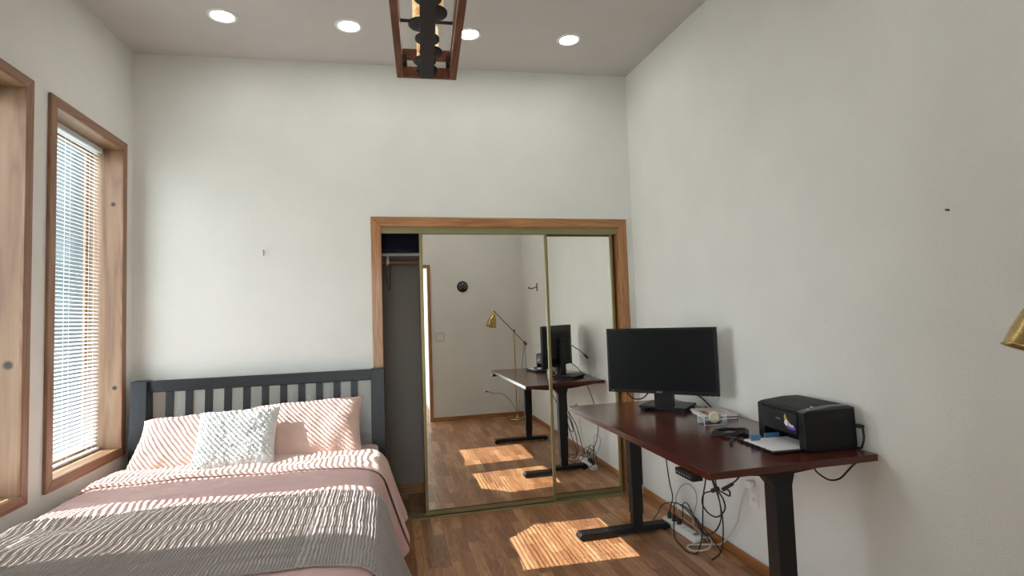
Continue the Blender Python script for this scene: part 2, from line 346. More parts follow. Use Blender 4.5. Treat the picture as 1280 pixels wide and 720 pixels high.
# closet casing
tr = struct_root('trim_1')
TW = .07
b = MB(); b.prism([(OX0 - TW, OZ + TW), (OX1 + TW, OZ + TW), (OX1, OZ), (OX0, OZ)], -.018, 0, lambda a, c, d: (a, d, c)); b.build('head_casing', M['oakx'], tr, bevel=.004)
b = MB(); b.prism([(OX0 - TW, 0), (OX0 - TW, OZ + TW), (OX0, OZ), (OX0, 0)], -.018, 0, lambda a, c, d: (a, d, c)); b.build('side_casing', M['oak'], tr, bevel=.004)
b = MB(); b.prism([(OX1, 0), (OX1, OZ), (OX1 + TW, OZ + TW), (OX1 + TW, 0)], -.018, 0, lambda a, c, d: (a, d, c)); b.build('side_casing', M['oak'], tr, bevel=.004)
b = MB(); b.box(OX0 - .015, OX0, 0, .12, 0, OZ + .015); b.build('jamb', M['oak'], tr)
b = MB(); b.box(OX1, OX1 + .015, 0, .12, 0, OZ + .015); b.build('jamb', M['oak'], tr)
b = MB(); b.box(OX0, OX1, 0, .12, OZ, OZ + .015); b.build('head_jamb', M['oakx'], tr)
# rear doorway casing
tr2 = struct_root('trim_2')
for x0, x1 in ((DX1, DX1 + .045), (DX0 - .045, DX0)):
    MB().box(x0, x1, YR, YR + .018, 0, DZ + .045).build('side_casing', M['oak'], tr2, bevel=.004)
    
MB().box(DX0, DX1, YR, YR + .018, DZ, DZ + .045).build('head_casing', M['oakx'], tr2, bevel=.004)
# sliding track and the two mirrored sliding doors
tk = struct_root('trim_3')
b = MB(); b.box(OX0, OX1, -.004, .012, 1.985, OZ); b.box(OX0, OX1, .012, .10, 2.015, OZ); b.build('top_track', M['golddark'], tk)
b = MB(); b.box(OX0 - .0, OX1, 0, .095, 0, .005)
for y in (0, .046, .089): b.box(OX0, OX1, y, y + .005, .005, .014)
b.build('bottom_track', M['golddark'], tk)
def slide_door(name, x0, x1, y):
    r = struct_root(name, ((x0 + x1) / 2, y, .018)); z0, z1 = .019, 2.0
    MB().box(x0 + .012, x1 - .012, y, y + .004, z0 + .02, z1 - .01).build('mirror_pane', M['mirror'], r)
    s = .023
    for a in (x0, x1 - s):
        MB().rbox(a, a + s, y - .010, y + .022, z0, z1, .004).build('stile', M['gold'], r)
    b = MB(); b.box(x0 + s, x1 - s, y - .008, y + .02, z0, z0 + .028); b.box(x0 + s, x1 - s, y - .010, y, z0 + .022, z0 + .028); b.build('bottom_rail', M['gold'], r)
    MB().box(x0 + s, x1 - s, y - .006, y + .02, z1 - .012, z1).build('top_rail', M['gold'], r)
slide_door('door_1', .226, 1.178, .020)
slide_door('door_2', 1.100, 1.724, .062)

# ------------------------------------------------------------------ windows
def window(n, y0, y1):
    w = struct_root('window_%d' % n, (XL, (y0 + y1) / 2, WZ0)); cw = .052; t = .018; xi = XL - .165
    per = lambda a, c, d: (d, a, c)
    b = MB(); b.prism([(y0 - cw, WZ1 + cw), (y1 + cw, WZ1 + cw), (y1, WZ1), (y0, WZ1)], XL, XL + .015, per); b.build('casing', M['casingy'], w, bevel=.003)
    b = MB(); b.prism([(y0 - cw, WZ0 - cw), (y1 + cw, WZ0 - cw), (y1, WZ0), (y0, WZ0)], XL, XL + .015, per); b.build('casing', M['casingy'], w, bevel=.003)
    b = MB(); b.prism([(y0 - cw, WZ0 - cw), (y0 - cw, WZ1 + cw), (y0, WZ1), (y0, WZ0)], XL, XL + .015, per); b.build('casing', M['casing'], w, bevel=.003)
    b = MB(); b.prism([(y1 + cw, WZ0 - cw), (y1 + cw, WZ1 + cw), (y1, WZ1), (y1, WZ0)], XL, XL + .015, per); b.build('casing', M['casing'], w, bevel=.003)
    for a, c in ((y0 - t, y0), (y1, y1 + t)):
        # the boards keep world coordinates in their texture through an unshifted origin
        o = MB().box(xi, XL + .002, a, c, WZ0 - t, WZ1 + t); 
        ob = o.build('reveal', M['pine'], None); inv = world_of(w).inverted(); ob.parent = w; ob.location = inv @ Vector((0, 0, 0))
    MB().box(xi, XL + .002, y0, y1, WZ1, WZ1 + t).build('reveal', M['piney'], w)
    MB().box(xi, XL + .002, y0, y1, WZ0 - t, WZ0).build('window_sill', M['piney'], w)
    s = .035; b = MB()
    b.box(xi - .012, xi, y0, y1, WZ0, WZ0 + s); b.box(xi - .012, xi, y0, y1, WZ1 - s, WZ1); b.box(xi - .012, xi, y0, y0 + s * .85, WZ0 + s, WZ1 - s); b.box(xi - .012, xi, y1 - s * .85, y1, WZ0 + s, WZ1 - s)
    b.build('window_frame', M['piney'], w)
    MB().box(xi - .008, xi - .004, y0 + s * .5, y1 - s * .5, WZ0 + s, WZ1 - s).build('pane', M['pane'], w)
def blind(y0, y1, label):
    xc = XL - .108
    r = thing('window_blind', label, 'blind', (xc, (y0 + y1) / 2, WZ0), group='blinds in the tall windows')
    MB().box(xc - .016, xc + .016, y0 + .004, y1 - .004, WZ1 - .030, WZ1 - .001).build('headrail', M['slat'], r, bevel=.002)
    MB().rbox(xc - .014, xc + .014, y0 + .008, y1 - .008, WZ0 + .002, WZ0 + .016, .004, axis='y').build('bottom_rail', M['slat'], r)
    b = MB(); p = .0215; z = WZ1 - .046; th = SLAT_TILT; wd = .0125
    while z > WZ0 + .026:
        vs = []
        for j, y in enumerate((y0 + .010, y1 - .010)):
            for k in range(5):
                s_ = -1 + k * .5; cx = s_ * wd; cz = .0016 * (1 - s_ * s_)
                vs.append((xc + cx * math.cos(th) + cz * math.sin(th), y, z - cx * math.sin(th) + cz * math.cos(th)))
        b.add(vs, [(k, k + 1, k + 6, k + 5) for k in range(4)], True); z -= p
    b.build('slats', M['slat_t'], r)
    b = MB()
    for y in (y0 + .09, (y0 + y1) / 2, y1 - .09):
        for dx in (-.0125, .0125): b.cyl((xc + dx, y, WZ0 + .012), (xc + dx, y, WZ1 - .02), .0007, n=5)
    b.build('ladder_cords', M['slat'], r)
    return r
SLAT_TILT = math.radians(16)
for i, (a, c) in enumerate(WINS): window(2 - i, a, c)
blind(WINS[0][0], WINS[0][1], 'white slatted blind in the tall pine framed window beside the bed headboard')
blind(WINS[1][0], WINS[1][1], 'white slatted blind in the window at the left edge, nearest the camera')
MB().box(-14, XL - .6, -14, 10, -.4, -.35).build('ground', M['ground'])['kind'] = 'structure'

M['siding'] = plain('slate_siding', srgb(56, 65, 67), .8)
hs = thing('neighbouring_house', 'slate grey house wall outside, glimpsed between the blind slats', 'building', (-6.0, 3.2, -.35))
b = MB(); z = -.35
while z < 5.2: b.add([(-10, 3.2, z), (-2.1, 3.2, z), (-2.1, 3.19, z), (-10, 3.19, z), (-10, 3.2, z + .18), (-2.1, 3.2, z + .18), (-2.1, 3.175 + .02, z + .18), (-10, 3.195, z + .18)], [(3, 2, 6, 7), (0, 1, 2, 3)]); z += .18
b.box(-10, -2.1, 3.2, 8.0, -.35, 5.2); b.build('siding_wall', M['siding'], hs)
b = MB(); b.prism([(2.9, 5.2), (8.3, 5.2), (5.6, 7.2)], -10.2, -1.9, lambda a, c, d: (d, a, c)); b.build('roof', plain('roof_shingle', srgb(70, 66, 64), .9), hs)
# ================================================================== BED
bed = thing('bed_frame', 'slate painted wooden bed frame with slatted headboard against the back wall', 'bed', (-.77, -1.1, 0))
def post_profile(z):    # front and back y of the curved sleigh posts
    k = max(0, min(1, (z - .25) / .8)); return (-.118 - .055 * math.sin(PI * (1 - k) * .5) ** 1.5 - (.015 * k), -.045 - .0 * k)
for (x0, x1) in ((-1.512, -1.424), (-.118, -.030)):
    b = MB(); n = 14; pts = []
    F = [(post_profile(z)[0], z) for z in [1.058 * i / n for i in range(n + 1)]]
    Bk = [(post_profile(z)[1] + (.0), z) for z in [1.058 * i / n for i in range(n + 1)]]
    pts = F + Bk[::-1]
    b.prism(pts, x0, x1, lambda a, c, d: (d, a, c)); b.build('bed_post', M['bed'], bed, bevel=.004)
MB().rbox(-1.424, -.118, -.108, -.066, .985, 1.055, .006, axis='x').build('top_rail', M['bed'], bed)
MB().rbox(-1.424, -.118, -.120, -.078, .42, .50, .006, axis='x').build('lower_rail', M['bed'], bed)
for k in range(11):
    xc = -1.424 + 1.306 * (k + 1) / 12
    b = MB(); b.add([(xc + sx * .021, y + dy, z) for (y, z) in ((-.110, .49), (-.118, .62), (-.108, .80), (-.094, .99)) for sx in (-1, 1) for dy in (0, .016)],
        [(0, 1, 3, 2), (12, 14, 15, 13)] + [f for s in range(3) for f in ((4 * s, 4 * s + 2, 4 * s + 6, 4 * s + 4), (4 * s + 1, 4 * s + 5, 4 * s + 7, 4 * s + 3), (4 * s, 4 * s + 4, 4 * s + 5, 4 * s + 1), (4 * s + 2, 4 * s + 3, 4 * s + 7, 4 * s + 6))])
    b.build('headboard_slat', M['bed'], bed)
for x0, x1 in ((-1.500, -1.470), (-.072, -.042)):
    MB().box(x0, x1, -2.16, -.15, .20, .34).build('side_rail', M['bed'], bed, bevel=.003)
MB().box(-1.47, -.072, -2.16, -2.13, .20, .34).build('foot_rail', M['bed'], bed, bevel=.003)
for x0 in (-1.505, -.107): MB().box(x0, x0 + .07, -2.20, -2.13, 0, .36).build('leg', M['bed'], bed, bevel=.003)
mt = MB().rbox(-1.465, -.077, -2.12, -.13, .30, .575, .05).build('mattress', M['sheet'], None, bevel=.02, base=True)
tag(mt, 'pale mattress on the bed frame, showing below the pillows', 'mattress')

# bedding: a cross-section over the bed, run along its length
PROF = [(-1.492, .33), (-1.490, .46), (-1.478, .555), (-1.43, .600), (-1.30, .612), (-.95, .618), (-.6, .618), (-.30, .615), (-.17, .608), (-.09, .590), (-.045, .545), (-.020, .47), (.010, .37), (.040, .27), (.062, .20)]
PL = [0]
for a, c in zip(PROF, PROF[1:]): PL.append(PL[-1] + math.hypot(c[0] - a[0], c[1] - a[1]))
def prof(s):            # s in 0..1 by arc length -> x, z, normal
    d = s * PL[-1]; i = 0
    while i < len(PL) - 2 and PL[i + 1] < d: i += 1
    k = (d - PL[i]) / (PL[i + 1] - PL[i])
    P = [PROF[max(i - 1, 0)], PROF[i], PROF[i + 1], PROF[min(i + 2, len(PROF) - 1)]]
    def cr(c): a, b_, c_, e = (q[c] for q in P); return .5 * (2 * b_ + (c_ - a) * k + (2 * a - 5 * b_ + 4 * c_ - e) * k * k + (3 * b_ - a - 3 * c_ + e) * k ** 3)
    x, z = cr(0), cr(1)
    tx, tz = P[2][0] - P[1][0], P[2][1] - P[1][1]; l = math.hypot(tx, tz)
    if False: pass
    return x, z, (-tz / l, tx / l)
def smooth_prof(s):
    a = prof(max(s - .008, 0)); b_ = prof(min(s + .008, 1)); x, z, _ = prof(s)
    tx, tz = b_[0] - a[0], b_[1] - a[1]; l = math.hypot(tx, tz) or 1
    return x, z, (-tz / l, tx / l)
def drape(s, y, off, wr=1.0):
    x, z, (nx, nz) = smooth_prof(s)
    side = max(0, (s * PL[-1] - (PL[-1] - .42)) / .42)       # 0 on top .. 1 at the right hem
    w = .010 * noise.noise(Vector((x * 2.2, y * 3.2, 3))) + .0055 * noise.noise(Vector((x * 6 + y * 5, y * 11, 1))) + .003 * noise.noise(Vector((x * 14, y * 22, 7)))
    r_ = .007 * math.sin((y * 5.5 - x * 2.2) * 3 + 2 * noise.noise(Vector((x * 2, y * 2, 5)))) * (1 - side)
    w = (w + r_ * max(0, noise.noise(Vector((x * 1.3, y * 1.5, 9))) + .3)) * wr
    f = side * side * (.020 * math.sin(y * 13 + .6) + .010 * math.sin(y * 31))
    return (x + nx * (off + w) + f, y, z + nz * (off + w) + abs(f) * .2)
def end_drop(y, yend, x, z):
    return z
def duvet_fn(u, v):
    y = -.44 - 1.92 * v
    p = drape(u, y, .0)
    x, yy, z = p
    if y < -2.15:      # over the foot end
        k = (-2.15 - y) / .21; z = z - .30 * k ** 1.5 if z > .34 else z; yy = -2.15 - .09 * math.sin(k * PI / 2)
        z = max(z, .20)
    yy += .02 * max(0, noise.noise(Vector((x * 3, 2, 2)))) * (1 - v)
    return (x, yy, z)
b = MB().grid(duvet_fn, 170, 190, flip=True); dv = b.build('duvet', M['pink'], None, solid=.020, base=True)
tag(dv, 'blush pink cotton duvet spread over the bed', 'duvet')
def flap_fn(u, v):
    x0 = smooth_prof(u)[0]
    yh = -.865 + .10 * max(0, min(1, (-x0 - .1) / 1.3)) + .010 * noise.noise(Vector((x0 * 4, 0, 4)))
    y = -.452 + (yh + .452) * min(v / .97, 1)
    x, yy, z = drape(u * .995, y, .016 + .006 * math.sin(min(v, 1) * PI), 1.2)
    if v > .97: z -= .012; yy -= .002
    return (x, yy, z)
fl = MB().grid(flap_fn, 170, 50, flip=True).build('folded_top', M['pinkp'], dv, solid=.010)
def rib_fn(u, v):
    y = -1.245 - .73 * v
    xx = smooth_prof(u)[0]
    y += -.05 * (1 - v) * max(0, (-xx - .2)) * 0 - .035 * math.sin(max(0, min(1, (-xx) / 1.5)) * PI * .5) * (v) * 0
    x, yy, z = drape(u, y, .012, 1.0)
    sx, sz, (nx, nz) = smooth_prof(u)
    s = u * PL[-1]
    jit = .0035 * noise.noise(Vector((s * 9, y * 26, 11))) + .002 * noise.noise(Vector((s * 60, y * 60, 2)))
    h = .0030 * math.sin(2 * PI * (s + jit) / .0118)
    return (x + nx * h, yy, z + nz * h)
bl = MB().grid(rib_fn, 1250, 110, flip=True).build('blanket', M['grey'], None, solid=.006, base=True)
tag(bl, 'taupe ribbed knit throw blanket laid across the foot of the pink duvet', 'blanket')

def pillow(name, m, W, H, Tk, Mx, seed, amp=.012, n=56, ridged=False, sag=0):
    def f(sgn):
        def g(u, v):
            a, c = u * 2 - 1, v * 2 - 1
            x = W / 2 * a * (1 - .07 * (1 - c * c) * abs(a) ** 3); y = H / 2 * c * (1 - .08 * (1 - a * a) * abs(c) ** 3)
            e = max(0, (1 - a ** 4)) * max(0, (1 - c ** 4)); t = Tk / 2 * e ** .55
            w = amp * (noise.noise(Vector((x * 7 + seed, y * 7, sgn))) + .6 * noise.noise(Vector((x * 16, y * 12 + seed, sgn + 4)))) * e ** .3
            # creases radiating from the corners
            w += amp * .35 * math.sin(14 * math.atan2(c, a) + seed) * (a * a + c * c) * .5 * e ** .3
            if ridged: w += .0045 * abs(math.sin((x * 1 + y * .9) * 120 + 2 * noise.noise(Vector((x * 9, y * 9, 2))))) + .006 * noise.noise(Vector((x * 60, y * 60, 3)))
            z = sgn * (t + w * (1 if e > 0 else 0)) if e > 0 else 0
            return Mx @ Vector((x, y - sag * (1 - a * a) * (1 if c > 0 else 0) * c, z))
        return g
    b = MB(); b.grid(f(1), n, n); k = len(b.f); b.grid(f(-1), n, n)
    for i in range(k, len(b.f)): b.f[i] = b.f[i][::-1]
    return b
def place(cx, cy, cz, tilt, yaw=0, roll=0): return T(cx, cy, cz) @ Rm(yaw, 'Z') @ Rm(tilt, 'X') @ Rm(roll, 'Z')
p1 = pillow('pillow', None, .68, .46, .17, place(-1.060, -.375, .700, math.radians(36), .02, .02), 1.3).build('pillow', M['pinkp'], None, base=True)
tag(p1, 'blush pink bed pillow leaning on the headboard, nearest the window', 'pillow', 'pink pillows at the headboard')
p2 = pillow('pillow', None, .66, .46, .17, place(-.490, -.355, .722, math.radians(44), -.02, .05), 4.1).build('pillow', M['pinkp'], None, base=True)
tag(p2, 'blush pink bed pillow leaning on the headboard, nearest the closet', 'pillow', 'pink pillows at the headboard')
cu = pillow('cushion', None, .42, .40, .13, place(-.825, -.545, .745, math.radians(46), .03, .03), 8.2, .010, 110, True).build('cushion', M['fluffy'], None, base=True)
tag(cu, 'square white fluffy cushion propped in front of the two pink pillows', 'cushion')

# ================================================================== DESK
desk = thing('standing_desk', 'mahogany topped standing desk on black steel legs against the right wall', 'desk', (1.483, -1.278, 0))
DXa, DXb, DYa, DYb = 1.109, 1.857, -2.045, -.511
top_ = MB().rbox(DXa, DXb, DYa, DYb, ZD - .027, ZD, .006).build('tabletop', M['desk'], desk, bevel=.0015)
M['deskx'] = wood('mahogany_edge', srgb(66, 25, 19), srgb(84, 35, 26), 'x', .3, 60, 14, rings=3)
for yy in (DYa - .0008, DYb): MB().box(DXa + .004, DXb - .004, yy, yy + .0008, ZD - .0262, ZD - .0008).build('edge_band', M['deskx'], top_)
for yc in (-1.925, -.640):
    lx = 1.492
    b = MB(); b.rbox(lx - .040, lx + .040, yc - .0325, yc + .0325, .30, ZD - .075, .004); b.rbox(lx - .036, lx + .036, yc - .028, yc + .028, .12, .30, .004)
    b.rbox(lx - .032, lx + .032, yc - .024, yc + .024, .045, .13, .004); b.build('leg', M['black'], desk)
    b = MB(); b.prism([(1.10, .012), (1.10, .030), (1.115, .045), (1.690, .045), (1.705, .030), (1.705, .012)], yc - .035, yc + .035, lambda a, c, d: (a, d, c))
    b.cyl((1.13, yc, 0), (1.13, yc, .012), .018, n=12); b.cyl((1.68, yc, 0), (1.68, yc, .012), .018, n=12); b.build('foot', M['black'], desk, bevel=.003)
    b = MB(); b.prism([(1.17, ZD - .028), (1.17, ZD - .040), (1.38, ZD - .062), (lx - .075, ZD - .068), (lx - .040, ZD - .11), (lx + .040, ZD - .11), (lx + .052, ZD - .068), (1.62, ZD - .062), (1.80, ZD - .040), (1.80, ZD - .028)], yc - .032, yc + .032, lambda a, c, d: (a, d, c))
    b.build('side_bracket', M['black'], desk, bevel=.002)
b = MB()
for x in (1.42, 1.53): b.box(x, x + .03, -1.89, -.67, ZD - .060, ZD - .029)
b.build('cross_beam', M['black'], desk, bevel=.002)
cp = MB().rbox(1.088, 1.135, -1.970, -1.845, ZD - .052, ZD - .028, .006, axis='z').build('control_panel', M['blackp'], desk, bevel=.002)
for k in range(6):
    y = -1.952 + .018 * k
    MB().box(1.0865, 1.088, y - .004, y + .004, ZD - .042, ZD - .038).build('button', M['silver'], cp)

# ---------------------------------------------------------------- monitor
mc = Vector((1.548, -.931, 0)); ma = math.radians(-44.8)
mon = thing('monitor', 'black widescreen monitor on a square stand on the desk', 'monitor', (1.60, -.88, ZD), ma)
# local frame: +x to the screen's right, -y towards the viewer
LM = T(mc.x, mc.y, 0) @ Rm(ma, 'Z')
W, H, zc = .645, .384, 1.086
b = MB(); f0 = -.012
b.box(-W / 2, W / 2, f0, .012, zc - H / 2, zc - H / 2 + .020, LM); b.box(-W / 2, W / 2, f0, .012, zc + H / 2 - .014, zc + H / 2, LM)
b.box(-W / 2, -W / 2 + .014, f0, .012, zc - H / 2 + .02, zc + H / 2 - .014, LM); b.box(W / 2 - .014, W / 2, f0, .012, zc - H / 2 + .02, zc + H / 2 - .014, LM)
b.build('bezel', M['blackp'], mon, bevel=.002)
MB().box(-W / 2 + .013, W / 2 - .013, -.008, .006, zc - H / 2 + .019, zc + H / 2 - .013, LM).build('screen', M['screen'], mon)
b = MB(); b.add([LM @ Vector(v) for v in [(-W / 2, .012, zc - H / 2), (W / 2, .012, zc - H / 2), (W / 2, .012, zc + H / 2), (-W / 2, .012, zc + H / 2), (-.24, .035, zc - .15), (.24, .035, zc - .15), (.24, .035, zc + .13), (-.24, .035, zc + .13)]],
    [(0, 1, 2, 3), (4, 7, 6, 5), (0, 4, 5, 1), (1, 5, 6, 2), (2, 6, 7, 3), (3, 7, 4, 0)]); b.box(-.17, .17, .030, .052, zc - .12, zc + .09, LM)
b.build('back_shell', M['blackm'], mon, bevel=.004)
b = MB(); b.rbox(-.055, .055, .052, .078, ZD + .02, zc + .07, .008, LM); b.build('stand_column', M['blackp'], mon)
b = MB(); b.rbox(-.055, .055, .026, .052, ZD + .026, zc - .185, .004, LM); b.build('stand_neck', M['blackp'], mon)
SB = T(1.634, -.838, 0) @ Rm(math.radians(-48), 'Z')
b = MB(); b.rbox(-.140, .140, -.115, .115, ZD + .016, ZD + .028, .006, SB)
for sx in (-1, 1): b.box(sx * .12 - .014, sx * .12 + .014, -.10, .10, ZD, ZD + .016, SB)
b.build('stand_base', M['blackp'], mon, bevel=.002)
def text(body, size, Mx, mat, parent, name, ext=.0003):
    cu = bpy.data.curves.new(name, 'FONT'); cu.body = body; cu.size = size; cu.extrude = ext; cu.align_x = 'CENTER'; cu.align_y = 'CENTER'; cu.resolution_u = 3
    cu.materials.append(mat); t_ = bpy.data.objects.new(name, cu); me = bpy.data.meshes.new_from_object(t_); bpy.data.objects.remove(t_)
    if not me.materials: me.materials.append(mat)
    o = bpy.data.objects.new(name, me); C.objects.link(o); o.parent = parent; o.matrix_local = world_of(parent).inverted() @ Mx; return o
text('ASUS', .016, LM @ T(-.01, f0 - .0006, zc - H / 2 + .010) @ Rm(PI / 2, 'X'), M['silver'], mon, 'brand_lettering')
text('HDMI', .007, LM @ T(-W / 2 + .03, f0 - .0006, zc - H / 2 + .010) @ Rm(PI / 2, 'X'), M['silver'], mon, 'small_lettering')
for k in range(4): MB().box(.20 + k * .026, .213 + k * .026, f0 - .0005, f0 + .003, zc - H / 2 - .0015, zc - H / 2 + .0006, LM).build('button', M['blackm'], mon)

# ---------------------------------------------------------------- printer
pa = -.068
PM = T(1.612, -1.948, ZD) @ Rm(pa, 'Z')       # local x = depth towards the wall, y = width away from the camera, z = up
D, Wd, Hh = .236, .300, .180
prn = thing('printer', 'black all-in-one printer with its paper tray open on the near end of the desk', 'printer', (1.73, -1.80, ZD), pa)
b = MB()
b.prism([(0.012, 0), (0.0, .012), (0.0, Hh - .022), (.02, Hh - .014), (D - .05, Hh - .010), (D - .004, Hh - .014), (D, .02), (D - .01, 0)], 0, .038, lambda a, c, d: (a, d, c), PM)
b.prism([(0.012, 0), (0.0, .012), (0.0, Hh - .022), (.02, Hh - .014), (D - .05, Hh - .010), (D - .004, Hh - .014), (D, .02), (D - .01, 0)], Wd - .038, Wd, lambda a, c, d: (a, d, c), PM)
b.box(.004, D - .004, .038, Wd - .038, .060, Hh - .016, PM); b.box(.10, D - .004, .038, Wd - .038, .0, .072, PM); b.box(.032, .10, .038, Wd - .038, .0, .007, PM)
b.build('body', M['blackp'], prn, bevel=.004)
b = MB(); b.rbox(D - .002, D + .022, .03, Wd - .03, .03, Hh - .045, .008, PM); b.build('rear_cover', M['blackm'], prn)
b = MB(); b.prism([(-.002, Hh - .021), (.02, Hh - .012), (D * .55, Hh), (D - .03, Hh), (D - .004, Hh - .010), (D - .004, Hh - .014), (0.02, Hh - .016)], .042, Wd, lambda a, c, d: (a, d, c), PM)
b.build('scanner_lid', M['blackm'], prn, bevel=.002)
b = MB(); b.prism([(-.002, Hh - .021), (.02, Hh - .013), (D * .55, Hh - .001), (D - .03, Hh - .001), (D - .004, Hh - .010), (D - .004, Hh - .014), (0.02, Hh - .016)], 0, .041, lambda a, c, d: (a, d, c), PM)
cpp = b.build('control_panel', plain('dark_grey_panel', srgb(62, 62, 64), .35), prn, bevel=.0015)
for k, x in enumerate((.035, .052)): MB().cyl(PM @ Vector((x, .020, Hh - .0115 + .0075 * k)), PM @ Vector((x, .020, Hh - .008 + .0075 * k)), .005, n=12).build('button', M['silver'], cpp)
MB().rbox(-.003, .0015, .040, Wd - .040, .062, Hh - .030, .004, PM, axis='x').build('front_cover', M['blackp'], prn)
MB().box(.12, .18, -.0015, .001, Hh - .055, Hh - .036, PM).build('side_grip', plain('deep_black', srgb(8, 8, 10), .5), prn)
tray = MB(); tray.rbox(-.128, .03, .022, Wd - .028, .002, .008, .006, PM)
for k in range(6): tray.box(-.131, -.124, .04 + k * .038, .057 + k * .038, .001, .011, PM)
tray = tray.build('paper_tray', M['blackp'], prn, bevel=.001)
MB().box(-.104, -.062, Wd - .100, Wd - .092, .0135, .038, PM).build('paper_guide', M['blue'], tray)
MB().box(-.01, .06, Wd - .058, Wd - .050, .008, .030, PM).build('paper_guide', M['blue'], tray)
em = MB()
for k in range(9):
    t0, t1 = k / 9, (k + 1) / 9
    f = lambda t: (.108 - .035 * t + .012 * math.sin(t * 4), .138 - .050 * t)
    (ya, za), (yb, zb) = f(t0), f(t1); w = .003 + .006 * math.sin(t0 * PI)
    em.add([PM @ Vector((-.0042, ya - w, za)), PM @ Vector((-.0042, ya + w, za)), PM @ Vector((-.0042, yb + w, zb)), PM @ Vector((-.0042, yb - w, zb))], [(0, 1, 2, 3)])
st = em.build('sticker', M['yellow'], prn, solid=.0006)
def blob(pts, dx): b = MB(); b.prism(pts, dx, dx + .0006, lambda a, c, d: (d, a, c), PM); return b
blob([(.098, .118), (.112, .112), (.115, .100), (.103, .090), (.092, .094), (.095, .105)], -.0052).build('sticker_white_patch', M['whitep'], st)
blob([(.094, .098), (.070, .102), (.050, .094), (.048, .084), (.056, .080), (.080, .080), (.100, .084)], -.0050).build('sticker_purple_patch', M['purple'], st)
blob([(.088, .100), (.078, .104), (.072, .097), (.064, .101), (.056, .095), (.062, .091), (.084, .093)], -.0060).build('sticker_white_patch', M['whitep'], st)
text('PIXMA', .010, PM @ T(-.0036, .155, .112) @ Rm(-PI / 2, 'Z') @ Rm(PI / 2, 'X'), M['silver'], prn, 'small_lettering', .0002)
pp = MB()
for k in range(3): pp.box(-.118 + .002 * k, .09, .042 + .001 * k, Wd - .062 - .001 * k, .0084 + .0015 * k, .0096 + .0015 * k, PM)
tag(pp.build('paper_stack', M['paper'], None, base=True), 'thin stack of white paper lying in the open printer tray', 'paper')

# ---------------------------------------------------------------- small things on the desk
def book(x0, x1, y0, y1, z, h, rz, cov, label):
    r = thing('notebook', label, 'book', ((x0 + x1) / 2, (y0 + y1) / 2, z), rz, 'books on the desk')
    Mx = T((x0 + x1) / 2, (y0 + y1) / 2, z) @ Rm(rz, 'Z'); w, d = (x1 - x0) / 2, (y1 - y0) / 2
    b = MB(); b.box(-w, w, -d, d, 0, .002, Mx); b.box(-w, w, -d, d, h - .002, h, Mx); b.box(w - .002, w, -d, d, .002, h - .002, Mx); b.build('cover', cov, r, bevel=.0007)
    MB().box(-w + .004, w - .002, -d + .003, d - .003, .002, h - .002, Mx).build('pages', M['paper'], r); return r
cover_w = plain('off_white_cover', srgb(206, 198, 188), .5)
book(1.655, 1.825, -1.255, -1.035, ZD, .014, math.radians(-12), M['cord'], 'dark covered book at the bottom of the pair behind the clear box')
bk = book(1.655, 1.830, -1.245, -1.030, ZD + .014, .012, math.radians(-9), cover_w, 'off-white book with a red print on top of the dark covered one')
b = MB(); BMx = T(1.742, -1.137, ZD + .026) @ Rm(math.radians(-9), 'Z')
b.box(-.075, -.045, -.08, .02, 0, .0005, BMx); b.box(-.04, .03, -.09, -.07, 0, .0005, BMx); b.box(-.02, .05, -.03, -.02, 0, .0005, BMx); b.build('cover_print', M['red'], bk)
AM = T(1.618, -1.312, ZD) @ Rm(math.radians(-6), 'Z')
ac = thing('acrylic_box', 'small clear acrylic holder with open top beside the books', 'holder', (1.618, -1.312, ZD), math.radians(-6))
w, d, h = .060, .036, .046
b = MB(); b.box(-w, w, -d, d, 0, .003, AM); b.box(-w, w, -d, -d + .003, .003, h * .55, AM); b.box(-w, w, d - .003, d, .003, h, AM); b.box(-w, -w + .003, -d + .003, d - .003, .003, h, AM); b.box(w - .003, w, -d + .003, d - .003, .003, h, AM)
b.build('box_walls', M['acryl'], ac)
b = MB()
for sx in (-1, 1):
    b.box(sx * w - .0015, sx * w + .0015, -d - .0006, -d + .0030, 0, h, AM); b.box(sx * w - .0015, sx * w + .0015, d - .0035, d + .0006, 0, h, AM)
    b.box(sx * w - .0015, sx * w + .0015, -d, d, h - .0005, h + .002, AM)
b.box(-w, w, -d - .0006, -d + .003, -0.0, .003, AM); b.box(-w, w, -d - .0004, -d + .003, h * .55 - .002, h * .55 + .0008, AM); b.box(-w, w, d - .003, d + .0004, h - .001, h + .001, AM); b.build('polished_edges', M['acrylrim'], ac)
TM = T(1.630, -1.312, ZD + .003 + .0295) @ Rm(math.radians(-25), 'Z') @ Rm(math.radians(86), 'X')
tp = MB(); tp.lathe([(.013, -.0095), (.027, -.0095), (.0285, -.006), (.0285, .006), (.027, .0095), (.013, .0095), (.013, -.0095)], TM, 36)
tp.cyl(TM @ Vector((0, 0, -.008)), TM @ Vector((0, 0, .008)), .0132, n=24)
tpo = tp.build('tape_roll', M['tape'], None, base=True); tag(tpo, 'cream roll of tape standing in the clear acrylic holder', 'tape')

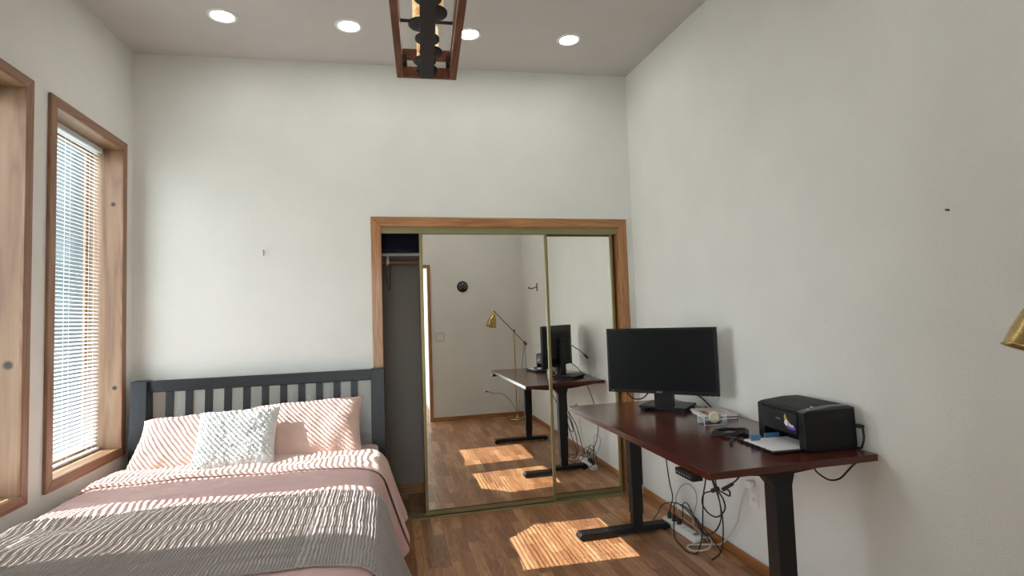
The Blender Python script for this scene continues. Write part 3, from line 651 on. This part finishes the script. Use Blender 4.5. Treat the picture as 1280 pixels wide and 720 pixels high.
# ---------------------------------------------------------------- cables
def cable(name, pts, r, m, label, cat='cable', group=None, extra=None):
    b = MB(); b.tube(pts, r, 8, 7)
    if extra is None:
        return tag(b.build(name, m, None, base=True), label, cat, group)
    rt = thing(name, label, cat, pts[0], group=group); b.build('cord', m, rt)
    for (nm, eb, em_) in extra: eb.build(nm, em_, rt)
    return rt
def plug(p0, p1, r=.011): return MB().cyl(p0, p1, r, r * .75, n=12)
strip = thing('power_strip', 'white power strip on the floor under the desk by the wall', 'power strip', (1.752, -.72, 0))
a0, a1 = Vector((1.745, -.545, 0)), Vector((1.760, -.895, 0)); ang = math.atan2(a1.y - a0.y, a1.x - a0.x); ln = (a1 - a0).length
SM = T(a0.x, a0.y, 0) @ Rm(ang, 'Z')
MB().rbox(0, ln, -.028, .028, .0, .040, .010, SM).build('housing', M['white'], strip, bevel=.005)
for k in range(5):
    b = MB(); x = .045 + k * .055
    for sx in (-.006, .006): b.box(x + sx - .0012, x + sx + .0012, -.010, -.001, .0398, .0405, SM)
    b.cyl(SM @ Vector((x, .008, .0398)), SM @ Vector((x, .008, .0406)), .003, n=8); b.build('socket', plain('socket_hole', srgb(90, 88, 84), .5) if k == 0 else bpy.data.materials['socket_hole'], strip)
MB().rbox(ln - .034, ln - .012, -.014, .014, .039, .046, .004, SM).build('switch', plain('grey_rocker', srgb(120, 118, 112), .4), strip)
for k in (0, 1):
    x = .05 + k * .062
def S(x, y=0, z=.041): return SM @ Vector((x, y, z))
cable('power_cable', [S(.045, 0, .075), (1.755, -.60, .12), (1.765, -.61, .18), (1.775, -.56, .26), (1.78, -.52, .40), (1.75, -.53, .60), (1.70, -.56, ZD - .028)], 0.0038, M['cord'],
      'black power cable rising from the strip end to the far end of the desk', extra=[('plug', MB().cyl(S(.045, 0, .041), S(.045, 0, .078), .015, .010, n=12), M['cord'])], group='cables under the desk')
cable('power_cable', [S(.100, 0, .075), (1.745, -.66, .12), (1.76, -.65, .155), (1.78, -.742, .140), (1.79, -.828, .100), (1.79, -.908, .057), (1.80, -1.0, .099), (1.80, -1.068, .191), (1.78, -1.099, .292), (1.74, -1.129, .384), (1.70, -1.157, .50), (1.68, -1.17, ZD - .028)], 0.0038, M['cord'],
      'black cable drooping in a big sideways curve above the power strip', extra=[('plug', MB().cyl(S(.100, 0, .041), S(.100, 0, .078), .015, .010, n=12), M['cord'])], group='cables under the desk')
cable('loose_cable', [(1.64, -.57, .006), (1.665, -.54, .03), (1.705, -.519, .052), (1.74, -.515, .098), (1.76, -.607, .142), (1.77, -.744, .160), (1.78, -.831, .132), (1.785, -.902, .098), (1.80, -.97, .050), (1.81, -1.01, .02), (1.80, -1.05, .006)], 0.0033, M['cord'],
      'thin black cable arching over the far end of the power strip', group='cables under the desk')
cable('charger_cable', [(1.805, -.80, .006), (1.80, -.79, .05), (1.80, -.777, .077), (1.82, -.767, .129), (1.835, -.777, .204), (1.84, -.748, .257), (1.84, -.677, .271), (1.83, -.605, .235), (1.80, -.59, .163), (1.780, -.633, .105), (1.770, -.70, .080), (1.790, -.80, .060), (1.815, -.86, .02), (1.825, -.90, .006)], .0034, M['greycord'],
      'grey charger cable standing up in a tall loop against the wall', group='cables under the desk')
cable('desk_power_cable', [(1.68, -1.10, ZD - .028), (1.69, -1.10, .60), (1.70, -1.097, .448), (1.72, -1.032, .321), (1.74, -.985, .19), (1.742, -.965, .076), (1.715, -.975, .012), (1.660, -1.025, .006), (1.630, -.98, .005), (1.640, -.90, .005), (1.650, -.83, .005), (1.675, -.77, .010), (1.705, -.72, .075), (1.735, -.705, .085), S(.155, 0, .060)], 0.0038, M['cord'],
      'black cable hanging straight down then looping on the floor beside the strip', group='cables under the desk', extra=[('plug', MB().cyl(S(.155, 0, .041), S(.155, 0, .070), .015, .011, n=12), M['cord'])])
cable('tied_cable', [(1.63, -1.25, ZD - .028), (1.65, -1.235, .60), (1.66, -1.219, .478), (1.70, -1.174, .402), (1.71, -1.057, .343), (1.72, -1.02, .272), (1.73, -1.063, .233), (1.73, -1.145, .244), (1.73, -1.214, .306), (1.72, -1.22, .363), (1.71, -1.181, .403), (1.69, -1.19, .418), (1.69, -1.267, .415), (1.69, -1.32, .415), (1.69, -1.316, .442), (1.69, -1.255, .432), (1.68, -1.325, .458), (1.67, -1.381, .5), (1.66, -1.449, .551), (1.64, -1.55, .66), (1.62, -1.62, ZD - .028)], 0.0042, M['cord'],
      'black cable bundled into a loop and tied under the near part of the desk', group='cables under the desk',
      extra=[('inline_connector', MB().cyl((1.688, -1.275, .436), (1.672, -1.372, .492), .011, .008, n=10), M['cord']), ('cable_tie', MB().cyl((1.69, -1.170, .396), (1.695, -1.215, .420), .012, n=10), M['cord'])])
cable('hanging_cable', [(1.64, -1.28, ZD - .028), (1.655, -1.26, .60), (1.66, -1.248, .486), (1.70, -1.208, .379), (1.73, -1.189, .264), (1.755, -1.15, .152), (1.775, -1.10, .05), (1.765, -1.085, .012), (1.728, -1.100, .006), (1.70, -1.115, .006)], 0.0035, M['cord'],
      'black cable dropping from the tied bundle to the floor by the white cord', group='cables under the desk')
wc = cable('extension_cord', [(1.842, -1.268, .435), (1.842, -1.239, .398), (1.850, -1.184, .303), (1.850, -1.148, .205), (1.848, -1.084, .112), (1.840, -1.0, .030), (1.820, -.955, .010), (1.757, -.935, .009), (1.690, -.915, .008), (1.657, -.945, .007), (1.665, -.985, .007), (1.710, -1.000, .007), (1.770, -.985, .008), (1.825, -.930, .018), (1.838, -.880, .016), (1.815, -.858, .012), (1.790, -.880, .014), (1.770, -.915, .020), S(ln + .002, 0, .020)], .0048, M['whitecord'],
      'white cord of the power strip running from the wall outlet to the floor', extra=[('plug', MB().rbox(XR - .040, XR - .008, -1.295, -1.255, .425, .462, .008), M['white'])])
cable('loose_cable', [(1.80, -.64, .006), (1.805, -.655, .07), (1.795, -.68, .150), (1.79, -.74, .175), (1.79, -.80, .130), (1.80, -.86, .075), (1.815, -.90, .03), (1.82, -.95, .006)], .0033, M['cord'],
      'thin black cable looped steeply between the power strip and the wall', group='cables under the desk')
cable('under_desk_cable', [(1.70, -1.86, ZD - .030), (1.705, -1.885, .70), (1.72, -1.906, .676), (1.73, -1.936, .668), (1.75, -1.964, .681), (1.77, -1.985, .716), (1.79, -1.997, .742), (1.81, -2.01, ZD - .028)], 0.0035, M['cord'],
      'black cable sagging in a short arc under the near desk corner', group='cables under the desk')
cable('printer_power_cable', [(1.836, -1.972, ZD + .10), (1.850, -1.985, ZD + .098), (1.852, -1.99, ZD + .055), (1.848, -1.985, ZD + .022), (1.850, -1.97, ZD + .006), (1.850, -1.90, ZD + .006), (1.850, -1.80, ZD + .006)], 0.0042, M['cord'],
      'short black power cable behind the printer at the wall', extra=[('plug', MB().box(1.828, 1.850, -1.998, -1.975, ZD + .092, ZD + .104), M['cord'])])
coil = []
for k in range(46):
    a = k * .56; rr = 1 + .16 * math.sin(k * 1.7)
    coil.append((1.560 + .072 * rr * math.cos(a) + .012 * math.sin(k * .4), -1.555 + .062 * rr * math.sin(a), ZD + .006 + .010 * (.5 + .5 * math.sin(k * .9))))
coil = [(1.455, -1.690, ZD + .005), (1.470, -1.675, ZD + .006), (1.49, -1.65, ZD + .008)] + coil[4:] + [(1.50, -1.60, ZD + .014), (1.475, -1.58, ZD + .010), (1.44, -1.56, ZD + .006)]
cable('coiled_cable', coil, 0.0040, M['cord'], 'coiled black cable lying on the desk beside the printer tray', extra=[('plug', MB().cyl((1.440, -1.715, ZD + .008), (1.456, -1.690, ZD + .008), .008, n=10), M['cord'])])
cable('monitor_cable', [(1.47, -.80, .92), (1.50, -.62, .86), (1.555, -.45, .80), (1.60, -.36, .795), (1.62, -.40, .795) ] if False else [(1.415, -.735, .915), (1.440, -.715, .870), (1.480, -.715, .838), (1.530, -.735, .845), (1.560, -.770, .90), (1.562, -.84, .98)], 0.0040, M['cord'],
      'black cable drooping in a U below the left of the monitor')
cable('monitor_power_cable', [(1.640, -.905, .95), (1.70, -.955, .915), (1.745, -.972, .885), (1.785, -.985, .852), (1.822, -.998, .808), (1.838, -.985, ZD + .006), (1.846, -.90, ZD + .006)], 0.0040, M['cord'],
      'black cable running down from the monitor to the desk edge at the wall')

cable('spare_monitor_cable', [(1.63, -.835, 1.12), (1.665, -.80, 1.09), (1.69, -.77, 1.065), (1.73, -.755, 1.035), (1.775, -.75, .990)], 0.0042, M['cord'],
      'short black cable with a free plug sticking out behind the monitor, seen in the mirror', extra=[('plug', MB().cyl((1.768, -.75, .997), (1.798, -.75, .968), .008, .010, n=10), M['cord'])])
# ================================================================== WALL FITTINGS
def outlet(cx, cy, cz, face, label, grp='wall outlets'):
    """face 'x-' on the right wall, 'y+' on the rear wall"""
    Mx = T(cx, cy, cz) @ (Rm(-PI / 2, 'Z') if face == 'x-' else Rm(PI, 'Z'))     # local -y points into the room
    r = thing('wall_outlet', label, 'outlet', (cx, cy, cz), group=grp)
    MB().rbox(-.038, .038, -.006, 0, -.062, .062, .005, Mx, axis='y').build('cover_plate', M['white'], r, bevel=.0015)
    for dz in (.022, -.022):
        so = MB().rbox(-.016, .016, -.008, -.006, dz - .014, dz + .014, .006, Mx, axis='y').build('receptacle', M['white'], r)
        b = MB()
        for dx in (-.006, .006): b.box(dx - .001, dx + .001, -.0085, -.008, dz - .002, dz + .006, Mx)
        b.cyl(Mx @ Vector((0, -.008, dz - .007)), Mx @ Vector((0, -.0085, dz - .007)), .0022, n=8); b.build('slots', M['cord'], so)
outlet(XR, -1.272, .385, 'x-', 'white duplex wall outlet on the right wall behind the desk')
outlet(1.305, YR, .378, 'y+', 'white duplex outlet low on the rear wall, seen in the mirror')
# light switch
r = thing('light_switch', 'white double rocker light switch plate seen in the mirror', 'light switch', (.686, YR, 1.13)); Mx = T(.686, YR, 1.13) @ Rm(PI, 'Z')
MB().rbox(-.066, .066, -.008, 0, -.070, .070, .006, Mx, axis='y').build('cover_plate', plain('ivory_plate', srgb(206, 203, 196), .4), r, bevel=.0015)
for dx in (-.024, .024):
    b = MB(); b.prism([(-.008, -.036), (-.016, -.036), (-.010, .036), (-.008, .036)], dx - .016, dx + .016, lambda a, c, d: (d, a, c), Mx); b.build('rocker', plain('rocker_white', srgb(226, 224, 218), .35) if dx < 0 else bpy.data.materials['rocker_white'], r, bevel=.001)
# round wall device
r = thing('round_wall_ornament', 'round black wall ornament with two raised rings seen in the mirror', 'wall ornament', (1.015, YR, 1.815)); Mx = T(1.015, YR, 1.815) @ Rm(-PI / 2, 'X')
Mx = T(1.015, YR, 1.815) @ Rm(-PI / 2, 'X')
MB().lathe([(0, .026), (.04, .026), (.066, .020), (.076, .010), (.078, 0), (0, 0)], Mx, 32).build('disc', M['blackp'], r)
for dx in (-.034, .034):
    b = MB()
    for rr, dz in ((.020, -.004), (.014, .026)):
        b.tube([Vector((1.015 + dx + rr * math.cos(2 * PI * k / 14), YR + .026, 1.815 + dz + rr * math.sin(2 * PI * k / 14))) for k in range(15)], .004, 6, 1)
    b.build('ring', plain('ring_grey', srgb(128, 132, 128), .4) if dx < 0 else bpy.data.materials['ring_grey'], r)
b = MB(); b.cyl((1.015, YR + .020, 1.855), (1.015, YR + .032, 1.855), .020, .012, n=12); b.cyl((1.015, YR + .004, 1.893), (1.015, YR + .012, 1.893), .008, n=10); b.build('boss', bpy.data.materials['ring_grey'], r)
# hook on the right wall
r = thing('wall_hook', 'brass wall hook on the right wall seen in the mirror', 'hook', (XR, -2.70, 1.745))
MB().rbox(XR - .010, XR, -2.714, -2.686, 1.692, 1.798, .006, axis='x').build('back_plate', M['brassd'], r, bevel=.003)
b = MB(); b.tube([(XR - .008, -2.70, 1.748), (XR - .035, -2.70, 1.742), (XR - .06, -2.70, 1.728), (XR - .09, -2.70, 1.728), (XR - .112, -2.70, 1.736)], .006, 8, 5); b.lathe([(0, -.012), (.009, -.008), (.011, 0), (.009, .008), (0, .012)], T(XR - .112, -2.70, 1.738), 12); b.build('arm', M['cord'], r)
# nails
tag(MB().cyl((-.793, 0, 1.862), (-.793, -.022, 1.866), .0035, n=8).cyl((-.793, -.010, 1.830), (-.793, -.010, 1.862), .003, n=8).build('picture_nail', M['steel'], None, base=True), 'small bare nail left in the back wall above the bed', 'nail')
tag(MB().cyl((XR, -2.370, 1.685), (XR - .012, -2.370, 1.686), .004, n=8).build('wall_screw', M['brassd'], None, base=True), 'tiny dark screw left in the right wall above the printer', 'screw')

# ================================================================== CLOSET CONTENTS
tag(MB().box(-.355, 1.20, .30, .588, 1.862, 1.882).build('closet_shelf', M['shelf'], None, base=True), 'white shelf high inside the open closet', 'shelf')
MB().box(-.355, -.338, .30, .588, 1.78, 1.862).build('shelf_cleat', M['shelf'])['kind'] = 'structure'
rd = thing('closet_rod', 'brown wooden clothes rod under the closet shelf', 'rod', (.4, .33, 1.80))
MB().cyl((-.338, .33, 1.815), (1.20, .33, 1.815), .016, n=16).build('pole', M['rod'], rd)
b = MB(); b.box(.000, .012, .30, .36, 1.80, 1.862); b.cyl((-.004, .33, 1.812), (.018, .33, 1.812), .024, n=16); b.build('bracket', M['shelf'], rd)
cable('wire_hook', [(.024, .335, 1.833), (.024, .316, 1.830), (.022, .309, 1.815), (.010, .312, 1.79), (-.004, .32, 1.76), (-.002, .32, 1.68), (.010, .32, 1.615), (.020, .32, 1.62), (.020, .32, 1.70), (.026, .316, 1.79)], .0022, M['cord'], 'thin dark wire loop hanging from the closet rod', 'hook')
b = MB()
def bag(u, v):
    th = u * 2 * PI; c, s = math.cos(th), math.sin(th); e = .35
    rx = .30 * abs(c) ** e * (1 if c > 0 else -1); ry = .125 * abs(s) ** e * (1 if s > 0 else -1)
    k = min(1, math.sin(min(max(v, 0), 1) * PI) * 3.0) ** .5 if 0 < v < 1 else 0
    w = .010 * noise.noise(Vector((rx * 8, ry * 8, v * 3)))
    return (.20 + rx * k, .43 + ry * k, 1.884 + .27 * v + w * k)
b.grid(bag, 60, 24); bg = b.build('storage_bag', M['navy'], None, base=True); tag(bg, 'dark navy fabric storage bag on the closet shelf', 'bag')

# ================================================================== LAMP
BR = M['brass']
fl = thing('floor_lamp', 'brass pharmacy style floor lamp standing in the rear right corner', 'lamp', (1.665, -3.17, 0))
MB().lathe([(0, 0), (.115, 0), (.120, .006), (.118, .018), (.105, .026), (.030, .032), (.022, .050), (.012, .060), (0, .060)], T(1.665, -3.17, 0), 40).build('base', BR, fl)
MB().cyl((1.665, -3.17, .055), (1.645, -3.12, 1.185), .0085, .0075, n=14).build('pole', BR, fl)
hj, pj, tl = Vector((1.358, -2.995, 1.452)), Vector((1.645, -3.12, 1.187)), Vector((1.812, -3.192, 1.010))
MB().cyl(hj, tl, .006, n=12).build('arm', M['brassd'], fl)
b = MB(); b.cyl(pj + Vector((0, -.018, 0)), pj + Vector((0, .018, 0)), .016, n=14); b.build('joint', M['brassd'], fl); b = MB(); b.lathe([(0, -.014), (.012, -.008), (.014, 0), (.012, .008), (0, .014)], T(*hj), 14); b.build('joint', M['brassd'], fl)
b = MB(); b.cyl(tl + Vector((-.012, .006, .014)), tl + Vector((.016, -.006, -.018)), .020, n=14); b.build('counterweight', M['brassd'], fl)
ax = Vector((-.055, .035, -.192)); q = ax.to_track_quat('Z', 'Y').to_matrix().to_4x4()
SH = T(*hj) @ q
sh = MB().lathe([(.010, .002), (.016, .012), (.018, .040), (.026, .052), (.040, .085), (.054, .125), (.063, .165), (.068, .200), (.071, .204), (.066, .200), (.060, .165), (.050, .122), (.036, .085), (.020, .054), (0, .050)], SH, 48).build('lamp_shade', BR, fl)
MB().lathe([(0, .06), (.014, .07), (.020, .10), (.024, .13), (.020, .15), (0, .162)], SH, 16).build('bulb', M['white'], sh)
b = MB(); b.tube([tl, tl + Vector((-.02, .015, -.06)), (1.745, -3.12, .75), (1.70, -3.11, .40), (1.69, -3.12, .08), (1.73, -3.10, .005)], .0028, 7, 6)
b.tube([tl + Vector((0, 0, -.02)), (1.815, -3.192, .80), (1.81, -3.19, .45), (1.74, -3.16, .12), (1.70, -3.15, .03)], .0022, 7, 6)
b.tube([(1.69, -3.15, .03), (1.60, -3.20, .22), (1.50, -3.30, .33), (1.40, -3.40, .33), (1.34, -3.445, .352), (1.308, YR + .02, .356)], .0030, 7, 6); b.build('power_cord', M['cord'], fl)
MB().cyl((1.305, YR + .008, .356), (1.305, YR + .034, .356), .012, .009, n=12).build('plug', M['cord'], fl)

# ================================================================== CEILING LIGHTS
sl = math.atan(.037); sx_ = math.atan(.096 / (XR - XL))
LABELS = {0: 'recessed round downlight nearest the left wall', 1: 'recessed round downlight just left of the wooden chandelier',
          2: 'recessed round downlight partly behind the wooden chandelier', 3: 'recessed round downlight nearest the right wall'}
first = None
CANS = [(-.888, -.550), (-.196, -.529), (.540, -.524), (1.212, -.532), (-.888, -2.75), (-.196, -2.75), (.540, -2.75), (1.212, -2.75)]  # row at the doorway end is unseen, added to brighten the room
for q, w_ in enumerate(('nearest the left wall', 'second from the left wall', 'third from the left wall', 'nearest the right wall')): LABELS[4 + q] = 'unseen fill downlight added at the doorway end of the ceiling, ' + w_
for i, (x, y) in enumerate(CANS):
    z = ceil_z(x, y)
    if first is None:
        r = thing('ceiling_downlight', LABELS[i], 'downlight', (x, y, z), group='recessed lights in the ceiling')
        MB().lathe([(.058, -.002), (.064, -.008), (.078, -.006), (.082, 0), (.082, .002)], T(x, y, z), 36).build('trim_ring', M['white'], r)
        MB().lathe([(0, -.0045), (.059, -.0045), (.059, -.002)], T(x, y, z), 36).build('lens', M['lamp'], r); first = r
    else:
        r = copy_tree(first); r.location = (x, y, z); r['label'] = LABELS[i]
    r.rotation_euler = (sl, -sx_, 0)

# ================================================================== CHANDELIER
ch = thing('chandelier', 'long rectangular wooden chandelier with lit amber glass tubes over a dark bar', 'chandelier', (.17, -1.9, 2.5), 0)
al = math.atan(.064); CM = T(.200, -1.325, 2.50) @ Rm(-al, 'Z')   # local: -y towards the camera, far end at y = 0
LN, HW = 1.15, .137
def hexbox(b, x0, x1, y0, y1, z0, z1): b.box(x0, x1, y0, y1, z0, z1, CM)
for nm, z0, z1 in (('lower_frame', 0, .048), ('upper_frame', .085, .133)):
    for s in (-1, 1):
        b = MB(); x0, x1 = sorted((s * HW, s * (HW - .030))); hexbox(b, x0, x1, -LN, 0, z0, z1); b.build('side_rail', M['chand'], ch, bevel=.002)
    for y0, y1 in ((-.020, 0), (-LN, -LN + .020)):
        b = MB(); hexbox(b, -HW + .030, HW - .030, y0, y1, z0, z1); b.build('end_rail', M['chand'], ch, bevel=.002)
for s in (-1, 1):
    for y in (-.055, -LN + .005):
        b = MB(); x0, x1 = sorted((s * (HW - .002), s * (HW - .048))); hexbox(b, x0, x1, y, y + .05, .048, .085); b.build('corner_block', M['dmetal'], ch)
for y in (-.30, -.62, -.94):
    b = MB(); hexbox(b, -HW + .02, HW - .02, y, y + .012, .105, .113); b.build('cross_rod', M['dmetal'], ch)
b = MB(); hexbox(b, -.030, .030, -LN + .006, -.006, -.002, .016); b.build('centre_bar', M['dmetal'], ch, bevel=.002)
first_d = None
dl = [(-.050, 0.0), (-.135, .0), (-.225, .010), (-.320, 0), (-.420, -.022), (-.510, .022), (-.600, 0), (-.690, -.022), (-.780, .022), (-.870, 0), (-.960, -.022), (-1.05, .022)]
dl = [(-.050, 0.0), (-.130, -.010), (-.215, .016), (-.320, 0), (-.425, -.024), (-.510, .024), (-.600, 0), (-.690, -.022), (-.780, .022), (-.870, 0), (-.960, -.022), (-1.05, .022)]
for (y, x) in dl:
    p = CM @ Vector((x, y, .016))
    d = MB().lathe([(0, 0), (.048, 0), (.050, .002), (.050, .008), (.048, .010), (0, .010)], T(*p), 28).build('disc', M['dmetal'], ch)
    MB().lathe([(0, .010), (.034, .010), (.034, .105), (.030, .115), (.0, .118)], T(*p), 24).build('glass_tube', M['amber'], d)
for y in (-.45, -.75):
    p = CM @ Vector((0, y, .12)); b = MB(); b.cyl(p, (p.x, p.y, ceil_z(p.x, p.y)), .006, n=10); b.build('hanging_rod', M['dmetal'], ch)
p = CM @ Vector((0, -.60, 0)); z = ceil_z(p.x, p.y)
b = MB(); b.box(-.06, .06, -.24, .24, z - .03, z + .004, T(p.x, p.y, 0) @ Rm(-al, 'Z')); b.build('canopy', M['dmetal'], ch, bevel=.003)
b = MB()
for s in (-1, 1):
    pass
hexbox(b, -.006, .006, -.765, -.435, .113, .124); b.build('hanger_bar', M['dmetal'], ch)

# ================================================================== LIGHT
sun = bpy.data.lights.new('sun', 'SUN'); sun.energy = 14; sun.angle = math.radians(.25); sun.color = (1, .97, .93)
so = bpy.data.objects.new('sun', sun); C.objects.link(so)
so.rotation_euler = Vector((-1.0, .052, .785)).to_track_quat('Z', 'Y').to_euler()
wd = bpy.data.worlds.new('sky'); bpy.context.scene.world = wd; wd.use_nodes = True
N, L = wd.node_tree.nodes, wd.node_tree.links
tc = N.new('ShaderNodeTexCoord'); sp = N.new('ShaderNodeSeparateXYZ'); L.new(tc.outputs['Generated'], sp.inputs[0])
cr = N.new('ShaderNodeValToRGB'); L.new(sp.outputs[2], cr.inputs['Fac']); E = cr.color_ramp.elements
E[0].position = 0; E[0].color = (.62, .72, .70, 1); E[1].position = 1; E[1].color = (.55, .72, 1, 1); e = E.new(.12); e.color = (.92, .98, 1, 1)
bgd = N['Background']; L.new(cr.outputs['Color'], bgd.inputs['Color']); bgd.inputs['Strength'].default_value = 4.6

# ================================================================== CAMERA

yaw, pitch, roll = CAMR = (0.23236, 0.05539, -0.03364)
cy, sy, cp, sp_ = math.cos(yaw), math.sin(yaw), math.cos(pitch), math.sin(pitch)
F = Vector((sy * cp, cy * cp, sp_)); R = Vector((cy, -sy, 0)); U = R.cross(F)
c, s = math.cos(roll), math.sin(roll); R2 = c * R + s * U; U2 = -s * R + c * U
cam = bpy.data.cameras.new('camera'); co = bpy.data.objects.new('camera', cam); C.objects.link(co)
mt_ = Matrix((R2, U2, -F)).transposed().to_4x4(); mt_.translation = Vector((0, -3.7641, 1.3695)); co.matrix_world = mt_
cam.sensor_width = 36; cam.lens = 659.125 / 1280 * 36; cam.clip_start = .02; cam.clip_end = 200
sc = bpy.context.scene; sc.camera = co
sc.view_settings.view_transform = 'Standard'; sc.view_settings.look = 'None'; sc.view_settings.gamma = 1; sc.view_settings.use_curve_mapping = False
sc.view_settings.exposure = 0.66
